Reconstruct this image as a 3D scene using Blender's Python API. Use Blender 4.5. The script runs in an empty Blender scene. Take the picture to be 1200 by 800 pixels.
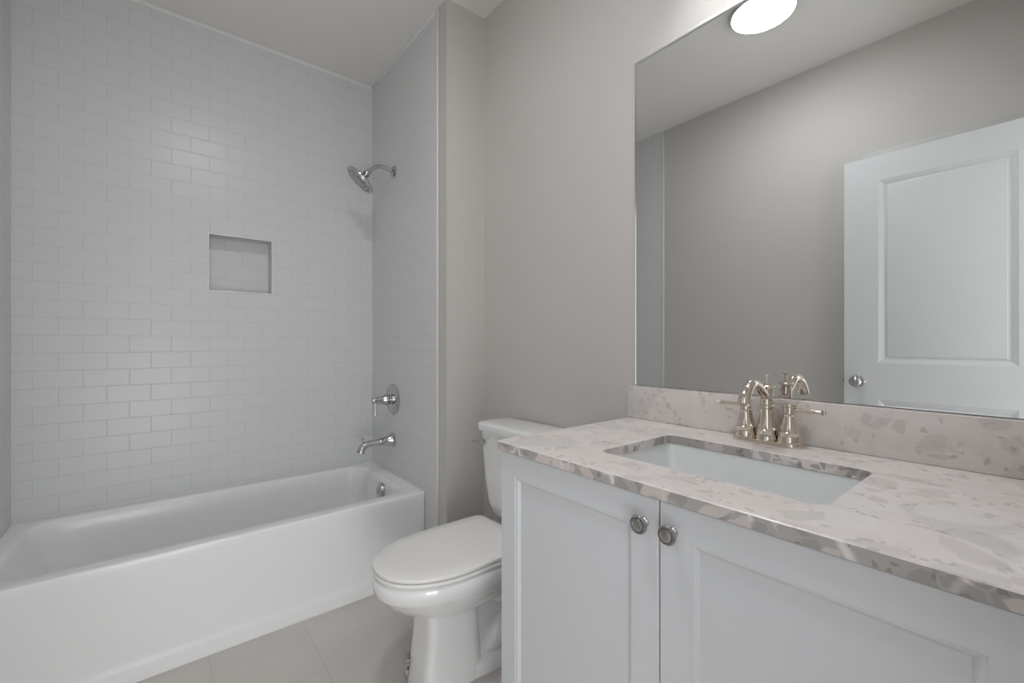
import bpy, bmesh, math, random
from mathutils import Vector, Matrix
random.seed(7)
S = bpy.context.scene
C = S.collection
PI = math.pi

# ------------------------------------------------------------------ camera, light, exposure
CAM_H = 1.179
cam_d = bpy.data.cameras.new('camera'); cam = bpy.data.objects.new('camera', cam_d); C.objects.link(cam)
cam.location = (0, 0, CAM_H); cam.rotation_euler = (PI/2, 0, -math.radians(38.83))
cam_d.sensor_width = 36.0; cam_d.lens = 36.0*511.34/1200.0; cam_d.shift_y = 1.39/1200.0
cam_d.clip_start = 0.02
S.camera = cam
S.view_settings.view_transform = 'Standard'; S.view_settings.look = 'None'
S.view_settings.gamma = 1.0; S.view_settings.exposure = 0.13
S.view_settings.use_curve_mapping = False

CEIL_LAMP = 50.0      # emission of the ceiling light's diffuser
VANITY_LAMP = 205.0   # emission of the bulbs in the downward shades over the mirror
HALL_FILL = 16.5    # watts of the added fill light in the hall
DAYLIGHT = 1.65        # bright hall seen through the doorway behind the camera
W = bpy.data.worlds.new('world'); S.world = W; W.use_nodes = True
W.node_tree.nodes['Background'].inputs[0].default_value = (.975, .99, 1.0, 1)
W.node_tree.nodes['Background'].inputs[1].default_value = DAYLIGHT
# added fill light low in the hall, shining through the doorway behind the camera
wl_d = bpy.data.lights.new('hall_fill', 'AREA'); wl = bpy.data.objects.new('hall_fill', wl_d); C.objects.link(wl)
wl_d.shape = 'RECTANGLE'; wl_d.size = .9; wl_d.size_y = .8; wl_d.energy = HALL_FILL; wl_d.color = (.975, .99, 1.0)
wl.location = (-.28, -1.45, .50); wl.rotation_euler = Vector((-.22, -1.0, .05)).to_track_quat('Z', 'Y').to_euler()

# ------------------------------------------------------------------ room dimensions (metres)
XL, XP, XM = -0.4816, 1.0424, 1.2583     # left wall, shower plumbing wall, mirror wall
YB, YT, YS, YF = 2.702, 1.8754, 1.783, -0.09   # back wall, tile edge, face of stub wall, entry wall
YR = 1.9953                               # tub front
ZC = 2.793                                # ceiling
ZT = 0.4274                               # tub rim
ZK = 0.926                                # worktop

# ------------------------------------------------------------------ materials
def new_mat(name):
    m = bpy.data.materials.new(name); m.use_nodes = True
    return m, m.node_tree.nodes, m.node_tree.links, m.node_tree.nodes['Principled BSDF']

def pmat(name, col, rough=.5, metal=0., coat=0., noise=0.0, nscale=8., bump=0., bscale=60., spec=.5):
    m, n, l, b = new_mat(name)
    b.inputs['Base Color'].default_value = (*col, 1); b.inputs['Roughness'].default_value = rough
    b.inputs['Metallic'].default_value = metal; b.inputs['Coat Weight'].default_value = coat
    b.inputs['Coat Roughness'].default_value = .05
    b.inputs['Specular IOR Level'].default_value = spec
    tc = n.new('ShaderNodeTexCoord')
    if noise:
        t = n.new('ShaderNodeTexNoise'); t.inputs['Scale'].default_value = nscale; t.inputs['Detail'].default_value = 4
        r = n.new('ShaderNodeMix'); r.data_type = 'RGBA'
        r.inputs[6].default_value = (*[c*(1-noise) for c in col], 1); r.inputs[7].default_value = (*[min(1, c*(1+noise)) for c in col], 1)
        l.new(tc.outputs['Object'], t.inputs['Vector']); l.new(t.outputs['Fac'], r.inputs[0]); l.new(r.outputs[2], b.inputs['Base Color'])
    if bump:
        t = n.new('ShaderNodeTexNoise'); t.inputs['Scale'].default_value = bscale; t.inputs['Detail'].default_value = 3
        bp = n.new('ShaderNodeBump'); bp.inputs['Strength'].default_value = bump; bp.inputs['Distance'].default_value = .002
        l.new(tc.outputs['Object'], t.inputs['Vector']); l.new(t.outputs['Fac'], bp.inputs['Height']); l.new(bp.outputs['Normal'], b.inputs['Normal'])
    return m

def emat(name, col, strength):
    m, n, l, b = new_mat(name)
    b.inputs['Base Color'].default_value = (.9, .9, .9, 1); b.inputs['Roughness'].default_value = .3
    b.inputs['Emission Color'].default_value = (*col, 1); b.inputs['Emission Strength'].default_value = strength
    return m

def tile_mat(name, axis, phase):
    """white bevelled subway tile; axis = horizontal object axis (0 x, 1 y)"""
    m, n, l, b = new_mat(name)
    b.inputs['Roughness'].default_value = .32
    tc = n.new('ShaderNodeTexCoord'); sx = n.new('ShaderNodeSeparateXYZ'); l.new(tc.outputs['Object'], sx.inputs[0])
    def math_(op, a, bb):
        k = n.new('ShaderNodeMath'); k.operation = op
        for i, v in enumerate((a, bb)):
            if isinstance(v, (int, float)): k.inputs[i].default_value = v
            else: l.new(v, k.inputs[i])
        return k.outputs[0]
    u = math_('ADD', sx.outputs[axis], phase); v = math_('ADD', sx.outputs[2], -1.287+.0765*20)
    cb = n.new('ShaderNodeCombineXYZ'); l.new(u, cb.inputs[0]); l.new(v, cb.inputs[1])
    def brick(size, smooth):
        br = n.new('ShaderNodeTexBrick'); l.new(cb.outputs[0], br.inputs['Vector'])
        br.inputs['Scale'].default_value = 1; br.inputs['Brick Width'].default_value = .1545; br.inputs['Row Height'].default_value = .0765
        br.inputs['Mortar Size'].default_value = size; br.inputs['Mortar Smooth'].default_value = smooth
        br.inputs['Color1'].default_value = (0, 0, 0, 1); br.inputs['Color2'].default_value = (1, 1, 1, 1)
        br.inputs['Mortar'].default_value = (.5, .5, .5, 1)
        return br
    b1 = brick(.0011, .2); b2 = brick(.0035, 1.0)
    mx = n.new('ShaderNodeMix'); mx.data_type = 'RGBA'
    mx.inputs[6].default_value = (.70, .705, .71, 1); mx.inputs[7].default_value = (.60, .605, .61, 1)
    l.new(b1.outputs['Fac'], mx.inputs[0]); l.new(mx.outputs[2], b.inputs['Base Color'])
    # pillowed tile edges
    edge = math_('MULTIPLY', b2.outputs['Fac'], -.0007)
    h = edge
    bp = n.new('ShaderNodeBump'); bp.inputs['Strength'].default_value = .9; bp.inputs['Distance'].default_value = 1.0
    l.new(h, bp.inputs['Height']); l.new(bp.outputs['Normal'], b.inputs['Normal'])
    return m

def stone_mat(name, layers, rough=.22):
    m, n, l, b = new_mat(name)
    b.inputs['Roughness'].default_value = rough
    tc = n.new('ShaderNodeTexCoord')
    def node(t, **kw):
        k = n.new(t)
        for a, v in kw.items():
            if a in k.inputs.keys(): k.inputs[a].default_value = v
            else: setattr(k, a, v)
        return k
    warp = node('ShaderNodeTexNoise', Scale=9.0, Detail=4.0); l.new(tc.outputs['Object'], warp.inputs['Vector'])
    wm = n.new('ShaderNodeVectorMath'); wm.operation = 'MULTIPLY_ADD'; wm.inputs[1].default_value = (.09, .09, .09)
    l.new(warp.outputs['Color'], wm.inputs[0]); l.new(tc.outputs['Object'], wm.inputs[2])
    def chips(scale, lo, hi):
        vo = node('ShaderNodeTexVoronoi', Scale=scale, Randomness=1.0); l.new(wm.outputs[0], vo.inputs['Vector'])
        ed = node('ShaderNodeTexVoronoi', Scale=scale, Randomness=1.0); ed.feature = 'DISTANCE_TO_EDGE'; l.new(wm.outputs[0], ed.inputs['Vector'])
        sp = n.new('ShaderNodeSeparateColor'); l.new(vo.outputs['Color'], sp.inputs[0])
        r = n.new('ShaderNodeMapRange'); r.inputs[1].default_value = lo; r.inputs[2].default_value = lo+.02; l.new(sp.outputs[0], r.inputs[0])
        e = n.new('ShaderNodeMapRange'); e.inputs[1].default_value = hi; e.inputs[2].default_value = hi+.05; l.new(ed.outputs['Distance'], e.inputs[0])
        k = n.new('ShaderNodeMath'); k.operation = 'MULTIPLY'; l.new(r.outputs[0], k.inputs[0]); l.new(e.outputs[0], k.inputs[1])
        return k.outputs[0], sp.outputs[1]
    base = node('ShaderNodeTexNoise', Scale=22.0, Detail=6.0); l.new(wm.outputs[0], base.inputs['Vector'])
    cur = n.new('ShaderNodeMix'); cur.data_type = 'RGBA'
    cur.inputs[6].default_value = (.675, .612, .594, 1); cur.inputs[7].default_value = (.79, .745, .727, 1); l.new(base.outputs['Fac'], cur.inputs[0])
    out = cur.outputs[2]
    for scale, lo, hi, col, amt in layers:
        mask, rr = chips(scale, lo, hi)
        k = n.new('ShaderNodeMath'); k.operation = 'MULTIPLY'; k.inputs[1].default_value = amt; l.new(mask, k.inputs[0])
        mx = n.new('ShaderNodeMix'); mx.data_type = 'RGBA'; l.new(k.outputs[0], mx.inputs[0]); l.new(out, mx.inputs[6]); mx.inputs[7].default_value = (*col, 1)
        out = mx.outputs[2]
    l.new(out, b.inputs['Base Color'])
    return m

def floor_mat(name):
    m, n, l, b = new_mat(name)
    b.inputs['Roughness'].default_value = .38
    tc = n.new('ShaderNodeTexCoord'); mp = n.new('ShaderNodeMapping')
    mp.inputs['Location'].default_value = (.23, .141, 0); mp.inputs['Rotation'].default_value = (0, 0, PI/2)
    l.new(tc.outputs['Object'], mp.inputs['Vector'])
    sw = n.new('ShaderNodeSeparateXYZ'); l.new(tc.outputs['Object'], sw.inputs[0])
    ay = n.new('ShaderNodeMath'); ay.operation = 'ADD'; ay.inputs[1].default_value = .30; l.new(sw.outputs[1], ay.inputs[0])
    ax = n.new('ShaderNodeMath'); ax.operation = 'ADD'; ax.inputs[1].default_value = 1.3*1.0-.791+.325; l.new(sw.outputs[0], ax.inputs[0])
    cb = n.new('ShaderNodeCombineXYZ'); l.new(ay.outputs[0], cb.inputs[0]); l.new(ax.outputs[0], cb.inputs[1])
    br = n.new('ShaderNodeTexBrick'); l.new(cb.outputs[0], br.inputs['Vector'])
    br.inputs['Scale'].default_value = 1; br.inputs['Brick Width'].default_value = .65; br.inputs['Row Height'].default_value = .325
    br.inputs['Mortar Size'].default_value = .002; br.inputs['Mortar Smooth'].default_value = .2
    br.inputs['Color1'].default_value = (.60, .565, .535, 1); br.inputs['Color2'].default_value = (.625, .587, .557, 1); br.inputs['Mortar'].default_value = (.545, .515, .485, 1)
    nz = n.new('ShaderNodeTexNoise'); nz.inputs['Scale'].default_value = 5; nz.inputs['Detail'].default_value = 6; l.new(tc.outputs['Object'], nz.inputs['Vector'])
    mr = n.new('ShaderNodeMapRange'); mr.inputs[3].default_value = .90; mr.inputs[4].default_value = 1.08; l.new(nz.outputs['Fac'], mr.inputs[0])
    mu = n.new('ShaderNodeMix'); mu.data_type = 'RGBA'; mu.blend_type = 'MULTIPLY'; mu.inputs[0].default_value = 1
    l.new(br.outputs['Color'], mu.inputs[6]); l.new(mr.outputs[0], mu.inputs[7]); l.new(mu.outputs[2], b.inputs['Base Color'])
    bp = n.new('ShaderNodeBump'); bp.inputs['Strength'].default_value = .4; bp.inputs['Distance'].default_value = .002; bp.invert = True
    l.new(br.outputs['Fac'], bp.inputs['Height']); l.new(bp.outputs['Normal'], b.inputs['Normal'])
    return m

M = dict(
    paint=pmat('greige_wall_paint', (.595, .57, .545), .6, noise=.012, nscale=3, bump=.05, bscale=220),
    ceiling=pmat('ceiling_paint', (.85, .83, .805), .8, noise=.012, nscale=3, bump=.05, bscale=200),
    tile_x=tile_mat('white_subway_tile_back', 0, -.195-.07725),
    tile_y=tile_mat('white_subway_tile_side', 1, -2.702-.04),
    trim=pmat('white_tile_trim', (.82, .825, .83), .2, noise=.01),
    paint_white=pmat('white_trim_paint', (.69, .697, .71), .35, noise=.01),
    casing=pmat('grey_white_casing_paint', (.60, .605, .59), .6, noise=.01, spec=.3),
    cabinet=pmat('pale_grey_cabinet_paint', (.655, .667, .685), .38, noise=.008, nscale=4),
    tub=pmat('white_tub_enamel', (.90, .902, .905), .24, coat=.12, noise=.006, nscale=3),
    china=pmat('white_vitreous_china', (.86, .86, .858), .09, coat=.5, noise=.006, nscale=4),
    seat=pmat('white_seat_plastic', (.88, .865, .853), .25, noise=.008, nscale=4),
    sinkw=pmat('white_sink_glaze', (.74, .755, .76), .12, coat=.3, noise=.006, nscale=4),
    chrome=pmat('brushed_chrome', (.55, .55, .545), .14, 1., noise=.03, nscale=30),
    nickel=pmat('polished_warm_nickel', (.74, .665, .585), .07, 1., noise=.03, nscale=25),
    satin=pmat('satin_nickel', (.50, .49, .485), .22, 1., noise=.04, nscale=30),
    dark=pmat('dark_gap', (.05, .05, .05), .6, noise=.05),
    nozzle=pmat('grey_nozzle_rubber', (.30, .30, .295), .45, noise=.3, nscale=160),
    mirror=pmat('mirror_silver', (.83, .845, .84), .0, 1., noise=.002, nscale=2),
    mirror_edge=pmat('polished_mirror_edge', (.75, .78, .77), .12, 1., noise=.02, nscale=20),
    channel=pmat('pale_aluminium_channel', (.86, .86, .85), .38, .6, noise=.02, nscale=30),
    stone=stone_mat('pink_grey_stone_composite', ((6, .62, .06, (.60, .575, .55), .5), (11, .66, .08, (.77, .742, .722), .6), (15, .76, .10, (.57, .535, .512), .5), (34, .85, .12, (.49, .445, .43), .42), (75, .88, .12, (.43, .375, .36), .5))),
    stone_edge=stone_mat('chipped_shaded_stone_edge', ((9, .25, .012, (.36, .345, .325), .85), (26, .50, .03, (.27, .252, .235), .5), (22, .72, .05, (.62, .56, .535), .8), (70, .80, .10, (.2, .18, .17), .6)), .5),
    floor=floor_mat('beige_floor_tile'),
    lamp=emat('lit_diffuser', (.965, .985, 1.0), CEIL_LAMP),
    shade=emat('lit_bulb', (.985, .985, .98), VANITY_LAMP),
    wrap=pmat('crumpled_pale_tape', (.52, .515, .51), .3, noise=.75, nscale=55, bump=.8, bscale=150),
)

# ------------------------------------------------------------------ mesh helpers
class MB:
    def __init__(s): s.bm = bmesh.new()
    def box(s, x0, x1, y0, y1, z0, z1, bev=0.):
        r = bmesh.ops.create_cube(s.bm, size=1)
        for v in r['verts']:
            v.co = Vector(((x0+x1)/2+v.co.x*(x1-x0), (y0+y1)/2+v.co.y*(y1-y0), (z0+z1)/2+v.co.z*(z1-z0)))
        if bev:
            es = list({e for v in r['verts'] for e in v.link_edges})
            bmesh.ops.bevel(s.bm, geom=es, offset=bev, segments=2, affect='EDGES', profile=.5)
        return s
    def loft(s, rings, cap0=True, cap1=True, closed=False):
        vs = [[s.bm.verts.new(p) for p in r] for r in rings]
        n = len(vs[0])
        pairs = list(zip(vs, vs[1:]))
        if closed: pairs.append((vs[-1], vs[0]))
        for a, b in pairs:
            for i in range(n):
                j = (i+1) % n
                s.bm.faces.new((a[i], a[j], b[j], b[i]))
        if not closed:
            if cap0: s.bm.faces.new(list(reversed(vs[0])))
            if cap1: s.bm.faces.new(vs[-1])
        return s
    def lathe(s, prof, loc, axis=(0, 0, 1), seg=32):
        """prof: (radius, height along axis)"""
        q = Vector(axis).normalized().to_track_quat('Z', 'Y'); L = Vector(loc)
        rings = [[L + q @ Vector((max(r, 1e-5)*math.cos(2*PI*i/seg), max(r, 1e-5)*math.sin(2*PI*i/seg), h)) for i in range(seg)] for r, h in prof]
        return s.loft(rings)
    def tube(s, pts, rad, seg=16, sub=6):
        P = [Vector(p) for p in pts]; R = rad if isinstance(rad, (list, tuple)) else [rad]*len(P)
        Q, RR = [], []
        for i in range(len(P)-1):
            p0, p1, p2, p3 = P[max(i-1, 0)], P[i], P[i+1], P[min(i+2, len(P)-1)]
            for k in range(sub):
                t = k/sub
                Q.append(.5*((2*p1)+(p2-p0)*t+(2*p0-5*p1+4*p2-p3)*t*t+(3*p1-p0-3*p2+p3)*t**3)); RR.append(R[i]+(R[i+1]-R[i])*t)
        Q.append(P[-1]); RR.append(R[-1])
        T = [(Q[min(i+1, len(Q)-1)]-Q[max(i-1, 0)]).normalized() for i in range(len(Q))]
        up = Vector((0, 0, 1)) if abs(T[0].z) < .9 else Vector((1, 0, 0))
        u = T[0].cross(up).normalized(); rings = []
        for q, t, r in zip(Q, T, RR):
            u = (u - t*u.dot(t)).normalized(); w = t.cross(u)
            rings.append([q + r*(u*math.cos(2*PI*i/seg)+w*math.sin(2*PI*i/seg)) for i in range(seg)])
        return s.loft(rings)
    def sphere(s, c, r, sc=(1, 1, 1), seg=24):
        m = Matrix.Translation(c) @ Matrix.Diagonal((*sc, 1))
        bmesh.ops.create_uvsphere(s.bm, u_segments=seg, v_segments=seg//2, radius=r, matrix=m); return s
    def done(s, name, mat, parent=None, ang=38, kind=None):
        bm = s.bm
        bmesh.ops.recalc_face_normals(bm, faces=bm.faces)
        for f in bm.faces: f.smooth = True
        lim = math.radians(ang)
        for e in bm.edges:
            e.smooth = not (len(e.link_faces) == 2 and e.calc_face_angle(0) > lim)
        root = parent
        while root is not None and root.parent is not None: root = root.parent
        if root is not None: bmesh.ops.translate(bm, verts=bm.verts, vec=-Vector(root.location))
        me = bpy.data.meshes.new(name); bm.to_mesh(me); bm.free()
        me.materials.append(mat)
        o = bpy.data.objects.new(name, me); C.objects.link(o)
        if parent is not None: o.parent = parent
        if kind: o['kind'] = kind
        return o

def thing(name, label, cat, loc, group=None):
    o = bpy.data.objects.new(name, None); C.objects.link(o); o.location = loc; o.empty_display_size = .05
    o['label'] = label; o['category'] = cat
    if group: o['group'] = group
    return o

def tag(o, label, cat):
    o['label'] = label; o['category'] = cat; return o

def rrect(x0, x1, y0, y1, z, r, n=8):
    """closed rounded rectangle ring in a horizontal plane, 4*(n+1) points"""
    out = []
    for cx, cy, a in ((x1-r, y1-r, 0), (x0+r, y1-r, PI/2), (x0+r, y0+r, PI), (x1-r, y0+r, 1.5*PI)):
        for i in range(n+1):
            t = a+PI/2*i/n
            out.append(Vector((cx+r*math.cos(t), cy+r*math.sin(t), z)))
    return out

def egg(z, xf, xb, w, xm, yc, pf=2.0, pb=2.6, n=56):
    """toilet-bowl outline: long nose to -x, squarer at the back"""
    out = []
    for i in range(n):
        t = 2*PI*i/n; c, s = math.cos(t), math.sin(t)
        if c < 0: a, p = xm-xf, pf
        else: a, p = xb-xm, pb
        x = xm + a*math.copysign(abs(c)**(2/p), c); y = yc + w*math.copysign(abs(s)**(2/p), s)
        out.append(Vector((x, y, z)))
    return out

def struct(name, mat, boxes, bev=0.):
    b = MB()
    for q in boxes: b.box(*q, bev)
    return b.done(name, mat, kind='structure')

# ------------------------------------------------------------------ room shell
TH = .12
struct('floor', M['floor'], [(XL-TH, XM+TH, -1.6, YB+TH+.1, -.06, 0)])
struct('ceiling', M['ceiling'], [(XL-TH, XM+TH, YF-TH, YB+TH+.1, ZC, ZC+.06)])
# back wall, tiled, with the shampoo niche cut into it
NX0, NX1, NZ0, NZ1, ND = .192, .474, 1.449, 1.733, .098
wb = MB()
def quadp(b, pts): b.bm.faces.new([b.bm.verts.new(p) for p in pts])
D = YB+.11
wb.box(XL-TH, NX0, YB, D, 0, ZC); wb.box(NX1, XM+TH, YB, D, 0, ZC); wb.box(NX0, NX1, YB, D, 0, NZ0); wb.box(NX0, NX1, YB, D, NZ1, ZC)
wb.box(NX0, NX1, YB+ND, D, NZ0, NZ1)
wb.done('wall_back', M['tile_x'], kind='structure')
# plumbing stub wall: painted core, tiled lining towards the tub
struct('wall_shower', M['paint'], [(XP, XM, YS, YB, 0, ZC)])
struct('wall_shower_tile', M['tile_y'], [(XP-.0008, XP, YT, YB, 0, ZC)])
struct('wall_right', M['paint'], [(XM, XM+TH, YF, YB, 0, ZC)])
struct('wall_left', M['paint'], [(XL-TH, XL, YF, YT, 0, ZC)])
struct('wall_left_tile', M['tile_y'], [(XL-TH, XL, YT, YB, 0, ZC)])
DX0, DX1, DH = -.415, .345, 2.15
struct('wall_front', M['paint'], [(XL-TH, DX0, YF-TH, YF, 0, ZC), (DX1, XM+TH, YF-TH, YF, 0, ZC), (DX0, DX1, YF-TH, YF, DH+.01, ZC)])
# bright edge trims where the tile stops
struct('trim_1', M['trim'], [(XP-.006, XP, YT-.014, YT, 0, ZC)], .002)
struct('trim_2', M['trim'], [(XL, XL+.005, YT-.012, YT, 0, ZC)], .0015)
struct('trim_3', M['trim'], [(XL, XP-.001, YB-.004, YB, ZC-.02, ZC)], .0015)
struct('trim_4', M['trim'], [(XP-.005, XP, YT, YB-.004, ZC-.02, ZC)], .0015)
nf = MB()
nf.box(NX0-.006, NX0, YB-.003, YB+.012, NZ0-.006, NZ1+.006, .001); nf.box(NX1, NX1+.005, YB-.003, YB+.012, NZ0-.006, NZ1+.006, .001)
nf.box(NX0, NX1, YB-.003, YB+.012, NZ1, NZ1+.006, .001); nf.box(NX0, NX1, YB-.003, YB+.012, NZ0-.006, NZ0, .001)
nf.done('trim_5', M['trim'], kind='structure')
# baseboards
def baseboard(name, x0, x1, y0, y1):
    struct(name, M['paint_white'], [(x0, x1, y0, y1, 0, .12)], .003)
baseboard('baseboard_left', XL, XL+.014, .70, YT-.013)
baseboard('baseboard_right', XM-.014, XM, .93, YS-.014)
baseboard('baseboard_shower', XP, XM, YS-.014, YS)
baseboard('baseboard_front', DX1+.075, .66, YF, YF+.014)
# casing of the closed closet door behind the open entry door
cs = MB(); CY0, CY1, CZ = -.045, .651, 2.20
cs.box(XL, XL+.018, CY1-.08, CY1, 0, CZ-.08, .002); cs.box(XL, XL+.018, CY0, CY0+.08, 0, CZ-.08, .002); cs.box(XL, XL+.018, CY0, CY1, CZ-.08, CZ, .002)
cs.done('trim_6', M['casing'], kind='structure')
struct('door_2', M['paint_white'], [(XL, XL+.006, CY0+.082, CY1-.082, .01, CZ-.083)], .001)
# entry doorway casing
ec = MB()
ec.box(DX1, DX1+.075, YF, YF+.016, 0, DH+.085, .003); ec.box(DX0-.06, DX0, YF, YF+.016, 0, DH+.085, .003); ec.box(DX0, DX1, YF, YF+.016, DH+.01, DH+.085, .003)
ec.done('trim_7', M['paint_white'], kind='structure')

# entry door, swung open along the left wall (two raised panels)
door = bpy.data.objects.new('door_1', None); C.objects.link(door); door.location = (-.395, -.05, 0); door['kind'] = 'structure'
DFX, DY0, DY1, DZ1 = -.380, -.05, .7135, 2.146
sl = MB(); st = .145
PAN = [(.22, .885), (1.075, 2.016)]
py0, py1 = DY0+st, DY1-st
sl.box(DFX-.035, DFX-.010, DY0, DY1, .012, DZ1)
sl.box(DFX-.010, DFX, DY0, py0, .012, DZ1); sl.box(DFX-.010, DFX, py1, DY1, .012, DZ1)
zz = [.012, PAN[0][0], PAN[0][1], PAN[1][0], PAN[1][1], DZ1]
for a, b in ((0, 1), (2, 3), (4, 5)): sl.box(DFX-.010, DFX, py0, py1, zz[a], zz[b])
def prect(x, y0, y1, z0, z1): return [Vector((x, y0, z0)), Vector((x, y1, z0)), Vector((x, y1, z1)), Vector((x, y0, z1))]
for z0, z1 in PAN:
    rings = []
    for dx, ins in ((0, 0), (-.0015, .003), (-.0065, .018), (-.0095, .021), (-.0095, .029), (-.0055, .034), (-.0045, .040)):
        rings.append(prect(DFX+dx, py0+ins, py1-ins, z0+ins, z1-ins))
    sl.loft(rings, cap0=False, cap1=True)
sl.done('slab', M['paint_white'], door, 25)
kn = MB().lathe([(0, 0), (.029, 0), (.030, .004), (.026, .010), (.013, .014), (.011, .030), (.016, .036), (.026, .046), (.0285, .056), (.026, .066), (.018, .073), (0, .076)], (DFX, .652, .976), (1, 0, 0)).done('door_knob', M['satin'], door)
MB().box(DFX-.030, DFX-.006, DY1, DY1+.002, .947, 1.005).box(DFX-.023, DFX-.013, DY1, DY1+.010, .968, .986, .002).done('latch', M['satin'], door)
for z in (.25, 1.08, 1.93):
    MB().lathe([(0, 0), (.006, 0), (.006, .09), (0, .09)], (DFX+.004, DY0-.004, z), seg=12).done('hinge', M['satin'], door)

# ------------------------------------------------------------------ bathtub
tub = thing('bathtub', 'white alcove bathtub with a plain front apron against the tiled wall', 'bathtub', ((XL+XP)/2, (YR+YB)/2, 0))
g = .0015
x0, x1, y0, y1 = XL+g, XP-.002, YR, YB-g
t = MB(); R = []
def oring(dy, z, r=.004): R.append(rrect(x0, x1, y0+dy, y1, z, r, 10))
oring(.0, 0.001); oring(0, .052); oring(.001, .060); oring(.0035, .070); oring(.0045, .080); oring(.0045, .10); oring(.0005, ZT-.03); oring(0, ZT-.010); oring(.0015, ZT-.004); oring(.0045, ZT-.001); oring(.010, ZT)
def iring(l, r_, f, b, z, rad): R.append(rrect(x0+l, x1-r_, y0+f, y1-b, z, rad, 10))
iring(.050, .068, .062, .034, ZT, .10); iring(.054, .072, .067, .038, ZT-.002, .10); iring(.060, .077, .073, .043, ZT-.009, .10); iring(.065, .081, .078, .047, ZT-.025, .10)
iring(.11, .092, .090, .060, ZT-.13, .11); iring(.19, .110, .105, .075, .16, .12); iring(.23, .125, .118, .088, .115, .12); iring(.27, .15, .14, .11, .09, .11); iring(.32, .19, .175, .15, .082, .10)
t.loft(R, cap0=True, cap1=True)
t.done('tub_shell', M['tub'], tub, 40)
MB().lathe([(0, -.01), (.040, -.01), (.041, .012), (.037, .018), (.022, .020), (.010, .021), (.009, .027), (0, .028)], (.952, 2.33, .365), (-1, 0, .10), 32).done('overflow_cover', M['chrome'], tub)
MB().lathe([(0, 0), (.034, 0), (.034, .004), (.026, .006), (0, .005)], (.80, 2.345, .0815), (0, 0, 1), 28).done('drain', M['chrome'], tub)

# ------------------------------------------------------------------ shower fittings on the plumbing wall
PW = XP-.001; SY = 2.372
sh = thing('showerhead', 'chrome showerhead on a bent arm high on the tiled side wall', 'showerhead', (PW, SY, 2.156))
MB().lathe([(0, 0), (.034, 0), (.034, .004), (.024, .012), (.013, .016), (0, .016)], (PW, SY, 2.156), (-1, 0, 0)).done('flange', M['chrome'], sh)
MB().tube([(PW-.004, SY, 2.156), (1.0, SY, 2.166), (.962, SY, 2.168), (.928, SY, 2.152), (.899, SY, 2.128)], .0105).done('arm', M['chrome'], sh)
nrm = Vector((-.64, .19, -.745)).normalized(); fc = Vector((.846, SY, 2.066))
MB().lathe([(0, -.082), (.012, -.082), (.0165, -.074), (.0165, -.060), (.021, -.056), (.021, -.048), (.017, -.044), (.024, -.036), (.045, -.022), (.074, -.012), (.085, -.006), (.087, .0), (.085, .006), (.081, .007), (0, .007)], fc, nrm, 40).done('spray_head', M['chrome'], sh)
fp = MB().lathe([(.0, .007), (.077, .007), (.076, .0095), (.052, .0105), (.050, .009), (.030, .009), (.028, .0115), (0, .0115)], fc, nrm, 40)
face = fp.done('face_plate', M['satin'], sh)
nz_ = MB()
q = nrm.to_track_quat('Z', 'Y')
for rr, k in ((.070, 26), (.061, 22), (.041, 14), (.018, 8)):
    for i in range(k):
        a = 2*PI*i/k; p = fc + q @ Vector((rr*math.cos(a), rr*math.sin(a), .009))
        nz_.lathe([(0, 0), (.0030, 0), (.0020, .004), (0, .004)], p, nrm, 6)
noz = nz_.done('nozzles', M['nozzle'], face); noz['kind'] = 'stuff'

vy = 2.383
sv = thing('shower_valve', 'round chrome shower valve with a drop lever on the tiled side wall', 'shower valve', (PW, vy, .855))
MB().lathe([(0, 0), (.089, 0), (.089, .003), (.084, .007), (.040, .013), (0, .013)], (PW, vy, .855), (-1, 0, 0), 48).done('escutcheon', M['chrome'], sv)
MB().lathe([(0, .010), (.031, .010), (.032, .020), (.028, .024), (.028, .034), (.031, .038), (.031, .046), (.027, .054), (.020, .075), (.0165, .100), (.0155, .108), (.0185, .111), (.0185, .118), (.015, .124), (0, .125)], (PW, vy, .855), (-1, 0, 0), 32).done('hub', M['chrome'], sv)
MB().tube([(PW-.105, vy, .850), (PW-.106, vy, .81), (PW-.107, vy, .775), (PW-.107, vy, .766)], [.0065, .0055, .006, .0075], 14).done('lever', M['chrome'], sv)

sp = thing('tub_spout', 'chrome tub spout with a diverter knob above the tub end', 'tub spout', (PW, vy, .62))
MB().lathe([(0, 0), (.041, 0), (.041, .006), (.036, .011), (.037, .015), (.030, .030), (.024, .050), (.0205, .070), (.0215, .074), (.0215, .080), (.019, .084), (0, .084)], (PW, vy, .622), (-1, 0, -.03), 32).done('flange', M['chrome'], sp)
MB().tube([(PW-.078, vy, .6195), (.92, vy, .618), (.89, vy, .616), (.870, vy, .606), (.858, vy, .590), (.853, vy, .574)], [.0185, .018, .0185, .020, .021, .0225], 20).done('spout', M['chrome'], sp)
MB().lathe([(0, 0), (.004, 0), (.004, .020), (.008, .022), (.009, .028), (.006, .033), (0, .034)], (.868, vy, .622), (-.15, 0, 1), 16).done('diverter_knob', M['chrome'], sp)

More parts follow.
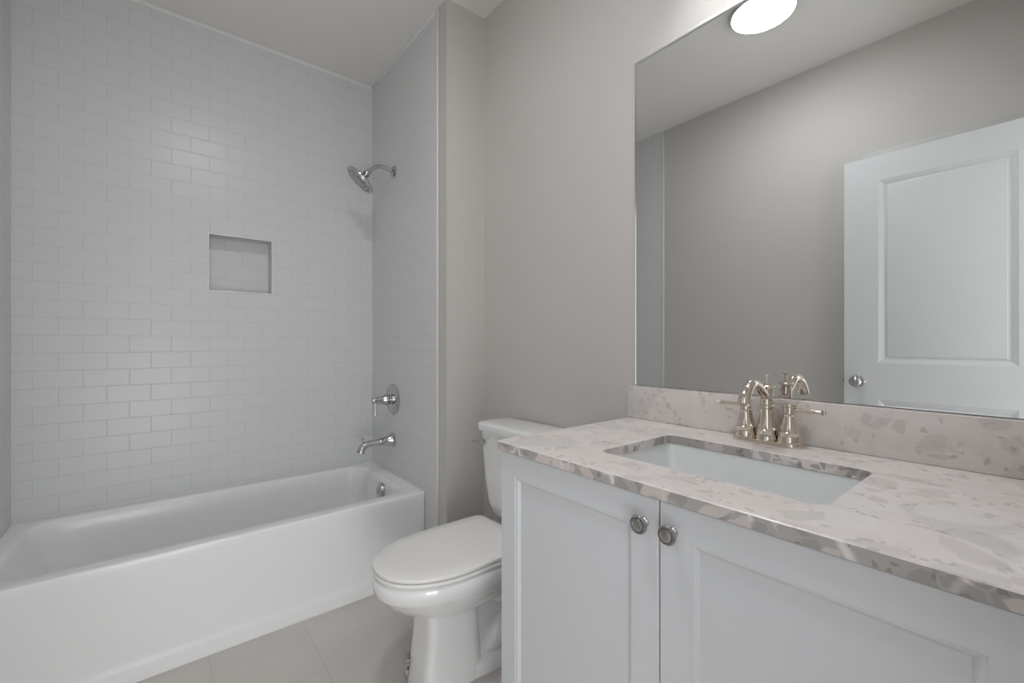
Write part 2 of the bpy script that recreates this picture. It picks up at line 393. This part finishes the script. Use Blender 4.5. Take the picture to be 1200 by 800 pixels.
# ------------------------------------------------------------------ toilet
TY = 1.362
to = thing('toilet', 'white two-piece toilet with closed lid between the tub and the vanity', 'toilet', (.95, TY, 0))
b = MB()
BZ = .418
rings = [egg(BZ, .590, 1.00, .135, .80, TY), egg(BZ, .548, 1.045, .172, .80, TY), egg(BZ-.003, .541, 1.052, .179, .80, TY), egg(BZ-.012, .535, 1.06, .184, .80, TY), egg(BZ-.030, .533, 1.06, .185, .80, TY), egg(BZ-.052, .536, 1.06, .183, .80, TY),
         egg(BZ-.060, .544, 1.06, .178, .80, TY), egg(BZ-.085, .565, 1.06, .167, .81, TY), egg(BZ-.115, .598, 1.06, .148, .82, TY), egg(BZ-.145, .640, 1.05, .122, .84, TY), egg(BZ-.165, .675, 1.03, .096, .85, TY), egg(BZ-.172, .70, 1.0, .07, .85, TY)]
b.loft(rings)
# front pedestal column, squarish in plan
def col(z, xf, xb, w, p=6.0, dy=0): return egg(z, xf, xb, w, (xf+xb)/2, TY+dy, p, p)
b.loft([col(z, x, xb, w, 6, -.009) for z, x, xb, w in ((.0, .664, .905, .081), (.012, .664, .905, .081), (.10, .678, .895, .079), (.19, .688, .888, .077), (.255, .688, .886, .077), (.29, .680, .89, .081))])
# rear body and foot
b.loft([col(0, .80, 1.225, .100, 3.2), col(.038, .80, 1.225, .100, 3.2), col(.052, .81, 1.215, .088, 3.2), col(.075, .82, 1.20, .058, 3), col(.24, .82, 1.20, .056, 3), col(.34, .82, 1.23, .105, 3), col(.375, .82, 1.235, .150, 3), col(.412, .90, 1.24, .165, 4), col(.416, .91, 1.235, .160, 4)])
for sd in (-1, 1):
    y = TY+sd*.052
    b.tube([(.82, TY, .33), (.90, TY+sd*.04, .295), (1.00, y, .255), (1.08, TY+sd*.04, .24), (1.15, TY, .235)], [.030, .042, .046, .042, .030], 20)
    b.tube([(1.15, TY, .235), (1.10, y, .19), (1.04, y, .145), (.975, y, .105), (.93, TY+sd*.03, .06), (.91, TY, .03)], [.034, .044, .050, .052, .040, .03], 20)
b.done('bowl', M['china'], to, 50)
for sd in (-1, 1):
    MB().lathe([(0, 0), (.016, 0), (.016, .008), (.011, .016), (0, .020)], (1.02, TY+sd*.088, .040), seg=20).done('bolt_cap', M['china'], to)
# seat ring and lid
def slab(z0, z1, xf, xb, w, xm, rnd, dome=0, pb=4.5):
    rr = [egg(z0, xf+rnd, xb-rnd, w-rnd, xm, TY, 2.1, pb), egg(z0+rnd*.3, xf+rnd*.25, xb-rnd*.25, w-rnd*.25, xm, TY, 2.1, pb), egg((z0+z1)/2, xf, xb, w, xm, TY, 2.1, pb),
          egg(z1-rnd*.4, xf+rnd*.2, xb-rnd*.2, w-rnd*.2, xm, TY, 2.1, pb), egg(z1, xf+rnd, xb-rnd, w-rnd, xm, TY, 2.1, pb)]
    if dome:
        rr += [egg(z1+dome*.7, xf+.05, xb-.05, w-.05, xm, TY, 2.1, pb), egg(z1+dome, xf+.12, xb-.12, w-.12, xm, TY, 2.1, pb)]
    return rr
MB().loft(slab(BZ+.003, BZ+.014, .536, 1.045, .1825, .79, .0035, 0, 7)).done('seat', M['seat'], to, 50)
MB().loft(slab(BZ+.0175, BZ+.031, .537, 1.066, .181, .79, .005, .002, 14)).done('lid', M['seat'], to, 50)
for sd in (-1, 1):
    MB().lathe([(0, -.025), (.012, -.025), (.012, .025), (0, .025)], (1.066, TY+sd*.075, BZ+.010), (0, 1, 0), 16).done('seat_hinge', M['seat'], to)
# tank: tapers to a rounded foot, front bowed out
def tring(z, hw, xf, r, bow=.012):
    ring = rrect(xf, XM-.012, TY-hw, TY+hw, z, r, 8); out = []
    for p in ring:
        if p.x < xf+.08: p.x -= bow*(1-((p.y-TY)/hw)**2)
        out.append(p)
    return out
TT = .802
MB().loft([tring(.424, .140, 1.150, .05, .006), tring(.430, .165, 1.132, .06, .008), tring(.455, .190, 1.112, .06), tring(.50, .204, 1.102, .055), tring(.60, .214, 1.094, .05), tring(.72, .220, 1.088, .045), tring(TT, .224, 1.084, .045)]).done('tank', M['china'], to, 50)
MB().loft([tring(TT+.001, .226, 1.082, .05, .016), tring(TT+.002, .234, 1.074, .05, .018), tring(TT+.026, .236, 1.072, .05, .018), tring(TT+.031, .234, 1.074, .05, .018), tring(TT+.034, .229, 1.079, .05, .018), tring(TT+.0365, .20, 1.105, .04, .012)]).done('tank_lid', M['china'], to, 50)
MB().lathe([(0, 0), (.013, 0), (.013, .004), (.008, .008), (.006, .022), (0, .022)], (1.078, TY+.172, .755), (-1, 0, 0), 20).tube([(1.062, TY+.172, .755), (1.056, TY+.184, .754), (1.054, TY+.202, .753), (1.054, TY+.216, .752)], [.0062, .0056, .006, .0075], 12).done('trip_lever', M['chrome'], to)
MB().tube([(XM-.004, TY+.17, .20), (XM-.05, TY+.17, .20), (XM-.075, TY+.168, .26), (XM-.078, TY+.16, .36), (XM-.078, TY+.155, .43)], .006, 10).done('supply_hose', M['chrome'], to)
# scrap of torn tape stuck to the pedestal's side
tp = MB(); rnd = random.Random(5)
grid = []
def hull(z, t, off):
    # a point just off the pedestal's skin at height z, direction t
    xf = .664+.014*min(z/.1, 1); xb = .905; w = .081; c, s_ = math.cos(t), math.sin(t); p = 6
    return Vector(((xf+xb)/2+((xb-xf)/2+off)*math.copysign(abs(c)**(2/p), c), TY-.009+(w+off)*math.copysign(abs(s_)**(2/p), s_), z))
NU, NV = 16, 12
for j in range(NV+1):
    row = []
    for i in range(NU+1):
        t = math.radians(107+66*i/NU); z = .003+.088*j/NV
        row.append(tp.bm.verts.new(hull(z, t, .0035+.007*rnd.random())))
    grid.append(row)
for j in range(NV):
    for i in range(NU):
        edge = min(i, NU-1-i, NV-1-j)
        if edge < 3 and rnd.random() < (.62, .30, .12)[edge]: continue
        tp.bm.faces.new((grid[j][i], grid[j][i+1], grid[j+1][i+1], grid[j+1][i]))
bmesh.ops.delete(tp.bm, geom=[v for v in tp.bm.verts if not v.link_faces], context='VERTS')
bmesh.ops.solidify(tp.bm, geom=tp.bm.faces[:], thickness=.0006)
tag(tp.done('tape_scrap', M['wrap'], None, 20), 'crumpled pale scrap of torn tape stuck low on the toilet pedestal', 'tape')

# ------------------------------------------------------------------ vanity
VX = .690; VY0, VY1, GAPY = -.012, .902, .4405
va = thing('vanity_cabinet', 'pale grey two-door vanity cabinet under the stone worktop', 'vanity', (.97, (VY0+VY1)/2, 0))
bd = MB(); zt = ZK-.0225
bd.box(.7115, XM-.002, VY1-.018, VY1, 0, zt); bd.box(.7115, XM-.002, VY0, VY0+.018, 0, zt)
bd.box(.7115, XM-.002, VY0+.018, VY1-.018, .10, .118); bd.box(.7115, .7295, VY0+.018, VY1-.018, zt-.03, zt); bd.box(XM-.02, XM-.002, VY0+.018, VY1-.018, .118, zt)
bd.box(.77, .785, VY0+.018, VY1-.018, 0.002, .10)
bd.done('body', M['cabinet'], va)
def cab_door(ya, yb, ky):
    z0, z1 = .115, zt-.004; s = .056
    d = MB(); rr = []
    for x, i in ((.7105, 0), (VX+.0015, 0), (VX, .0015), (VX, s), (VX+.002, s+.001), (VX+.003, s+.006), (VX+.0095, s+.013)):
        rr.append(prect(x, ya+i, yb-i, z0+i, z1-i))
    d.loft(rr)
    o = d.done('door', M['cabinet'], va, 20)
    MB().lathe([(0, 0), (.0085, 0), (.0085, .003), (.006, .006), (.0058, .014), (.010, .017), (.0165, .0185), (.0172, .0215), (.0155, .0245), (.0135, .0245), (.0128, .023), (.0118, .023), (.0108, .026), (.008, .027), (0, .0275)], (VX, ky, .852), (-1, 0, 0), 32).done('knob', M['satin'], o)
    return o
cab_door(GAPY+.0015, VY1, .4690)
cab_door(VY0, GAPY-.0015, .4122)

HX0, HX1, HY0, HY1 = .800, 1.096, .222, .668
CX0, CX1, CY0_, CY1_ = .6793, XM-.001, -.03, .9085
ct = MB(); zb = ZK-.022; r8 = 8
ct.loft([rrect(CX0, CX1, CY0_, CY1_, zb, .002, r8), rrect(CX0, CX1, CY0_, CY1_, ZK-.002, .002, r8), rrect(CX0+.002, CX1, CY0_, CY1_-.002, ZK, .002, r8),
         rrect(HX0-.0015, HX1+.0015, HY0-.0015, HY1+.0015, ZK, .022, r8), rrect(HX0, HX1, HY0, HY1, ZK-.0015, .022, r8), rrect(HX0, HX1, HY0, HY1, zb, .022, r8)], closed=True)
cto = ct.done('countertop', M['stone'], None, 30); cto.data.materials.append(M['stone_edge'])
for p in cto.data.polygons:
    if abs(p.normal.z) < .3: p.material_index = 1      # the sawn edges: dark aggregate, plus their shade painted in as darker stone
tag(cto, 'pinkish grey stone worktop with a rectangular sink cut-out', 'countertop')
bs = MB().box(XM-.021, XM-.001, CY0_, CY1_, ZK+.0005, 1.0345, .0015)
tag(bs.done('backsplash', M['stone'], None, 30), 'low stone upstand along the wall under the mirror', 'backsplash')
sk = MB(); rr = []
def sring(o, z, r, ex=0): rr.append(rrect(HX0-o, HX1+o, HY0-o, HY1+o, z, r, r8))
sring(.024, zb-.016, .03); sring(.024, zb-.001, .03); sring(.003, zb-.001, .024); sring(.001, zb-.006, .024); sring(-.012, zb-.05, .020); sring(-.032, zb-.112, .022); sring(-.042, zb-.126, .025); sring(-.062, zb-.133, .03); sring(-.12, zb-.137, .02)
k0 = len(rr)
rr2 = [rrect(HX0-o, HX1+o, HY0-o, HY1+o, z, r, r8) for o, z, r in ((-.12, zb-.147, .02), (-.055, zb-.143, .03), (-.028, zb-.13, .04), (.0, zb-.05, .035), (.012, zb-.016, .03))]
sk.loft(rr+rr2, cap0=False, cap1=False, closed=True)
sink = thing('sink', 'white rectangular undermount sink set below the stone worktop', 'sink', ((HX0+HX1)/2, (HY0+HY1)/2, zb-.147))
# close basin floor
fl = rrect(HX0+.12, HX1-.12, HY0+.12, HY1-.12, zb-.137, .02, r8); fl2 = rrect(HX0+.12, HX1-.12, HY0+.12, HY1-.12, zb-.147, .02, r8)
sk.loft([fl, fl2])
sk.done('basin', M['sinkw'], sink, 45)
MB().lathe([(0, 0), (.031, 0), (.031, .003), (.024, .004), (.022, .006), (0, .007)], ((HX0+HX1)/2+.01, .445, zb-.1368), seg=28).done('drain', M['chrome'], sink)

# faucet
FX, FY = 1.192, .4545
fa = thing('faucet', 'polished nickel two-handle faucet standing on the worktop behind the sink', 'faucet', (FX, FY, ZK))
bp_ = MB(); pr = []
for hx, hy, z in ((.027, .080, .0005), (.0275, .0805, .006), (.026, .079, .010), (.022, .075, .012)):
    pr.append(rrect(FX-hx, FX+hx, FY-hy, FY+hy, ZK+z, hx-.001, 8))
bp_.loft(pr); bp_.done('base_plate', M['nickel'], fa)
for sd, nm in ((1, 'l'), (-1, 'r')):
    hy = FY+sd*.0508
    h = MB().lathe([(0, .010), (.0262, .010), (.0262, .014), (.0245, .024), (.0235, .030), (.0243, .032), (.0243, .036), (.0215, .039), (.0165, .060), (.0138, .074), (.0150, .076), (.0150, .079), (.0132, .081), (.0128, .096), (.0150, .098), (.0155, .101), (.0150, .104), (.010, .106), (0, .1065)], (FX, hy, ZK), seg=36).done('handle', M['nickel'], fa)
    MB().tube([(FX, hy, ZK+.090), (FX, hy+sd*.02, ZK+.0905), (FX-.001, hy+sd*.055, ZK+.0905), (FX-.001, hy+sd*.066, ZK+.0905), (FX-.001, hy+sd*.070, ZK+.0905)], [.0052, .0048, .0050, .0052, .0066], 16).sphere((FX-.001, hy+sd*.0725, ZK+.0905), .0066, (1, .55, 1), 16).done('lever', M['nickel'], h)
MB().lathe([(0, .010), (.0255, .010), (.0250, .016), (.0225, .028), (.0232, .030), (.0232, .035), (.0205, .038), (.0160, .065), (.0145, .088), (.0178, .091), (.0178, .095), (.0150, .098), (.0148, .136), (.0185, .140), (.0190, .143), (.0170, .146), (.008, .149), (0, .149)], (FX, FY, ZK), seg=36).done('spout_column', M['nickel'], fa)
MB().tube([(FX, FY, ZK+.113), (FX-.030, FY, ZK+.133), (FX-.058, FY, ZK+.150), (FX-.085, FY, ZK+.154), (FX-.108, FY, ZK+.145), (FX-.124, FY, ZK+.127), (FX-.131, FY, ZK+.108)], [.0105, .0108, .0112, .0118, .0125, .0135, .0155], 20).done('spout', M['nickel'], fa)
MB().lathe([(0, .147), (.0032, .147), (.0030, .166), (.0060, .169), (.0095, .1695), (.0098, .173), (.004, .1755), (0, .176)], (FX, FY, ZK), seg=20).done('lift_rod', M['nickel'], fa)

# mirror and vanity light over it
MY0, MY1, MZ0, MZ1 = -.03, .889, 1.037, 2.120
mi = thing('mirror', 'large frameless wall mirror above the stone upstand', 'mirror', (XM, (MY0+MY1)/2, MZ0))
MB().box(XM-.005, XM-.0005, MY0, MY1, MZ0, MZ1).done('mirror_glass', M['mirror'], mi)
MB().box(XM-.0065, XM-.0002, MY1, MY1+.002, MZ0, MZ1).done('polished_edge', M['mirror_edge'], mi)
MB().box(XM-.010, XM-.0002, MY0, MY1+.002, MZ1, MZ1+.010, .001).done('top_channel', M['channel'], mi)
vl = thing('vanity_light', 'three-shade wall light above the mirror', 'wall light', (XM, .445, 2.48))
MB().box(XM-.022, XM-.0005, .445-.25, .445+.25, 2.48, 2.54, .004).done('back_plate', M['satin'], vl)
for dy in (-.15, 0, .15):
    y = .445+dy
    MB().tube([(XM-.02, y, 2.51), (XM-.08, y, 2.525), (XM-.145, y, 2.51), (XM-.15, y, 2.485)], .008, 12).done('arm', M['satin'], vl)
    sd_ = MB().lathe([(0, .004), (.022, .004), (.030, -.004), (.056, -.108), (.054, -.108), (.028, -.008), (0, -.008)], (XM-.15, y, 2.485), seg=32).done('shade', M['paint_white'], vl)
    MB().lathe([(0, -.008), (.014, -.008), (.014, -.016), (0, -.016)], (XM-.15, y, 2.485), seg=16).sphere((XM-.15, y, 2.450), .022, (1, 1, 1), 20).done('bulb', M['shade'], sd_)

# ceiling light
LX, LY = .235, .885
cl = thing('ceiling_light', 'round lit flush ceiling light', 'ceiling light', (LX, LY, ZC))
MB().lathe([(0, 0), (.138, 0), (.140, -.004), (.140, -.020), (.1365, -.023), (.1345, -.0195), (0, -.0185)], (LX, LY, ZC), seg=48).done('base', M['paint_white'], cl)
MB().lathe([(0, -.018), (.134, -.018), (.134, -.021), (.128, -.027), (.095, -.035), (.05, -.040), (0, -.042)], (LX, LY, ZC), seg=48).done('diffuser', M['lamp'], cl)
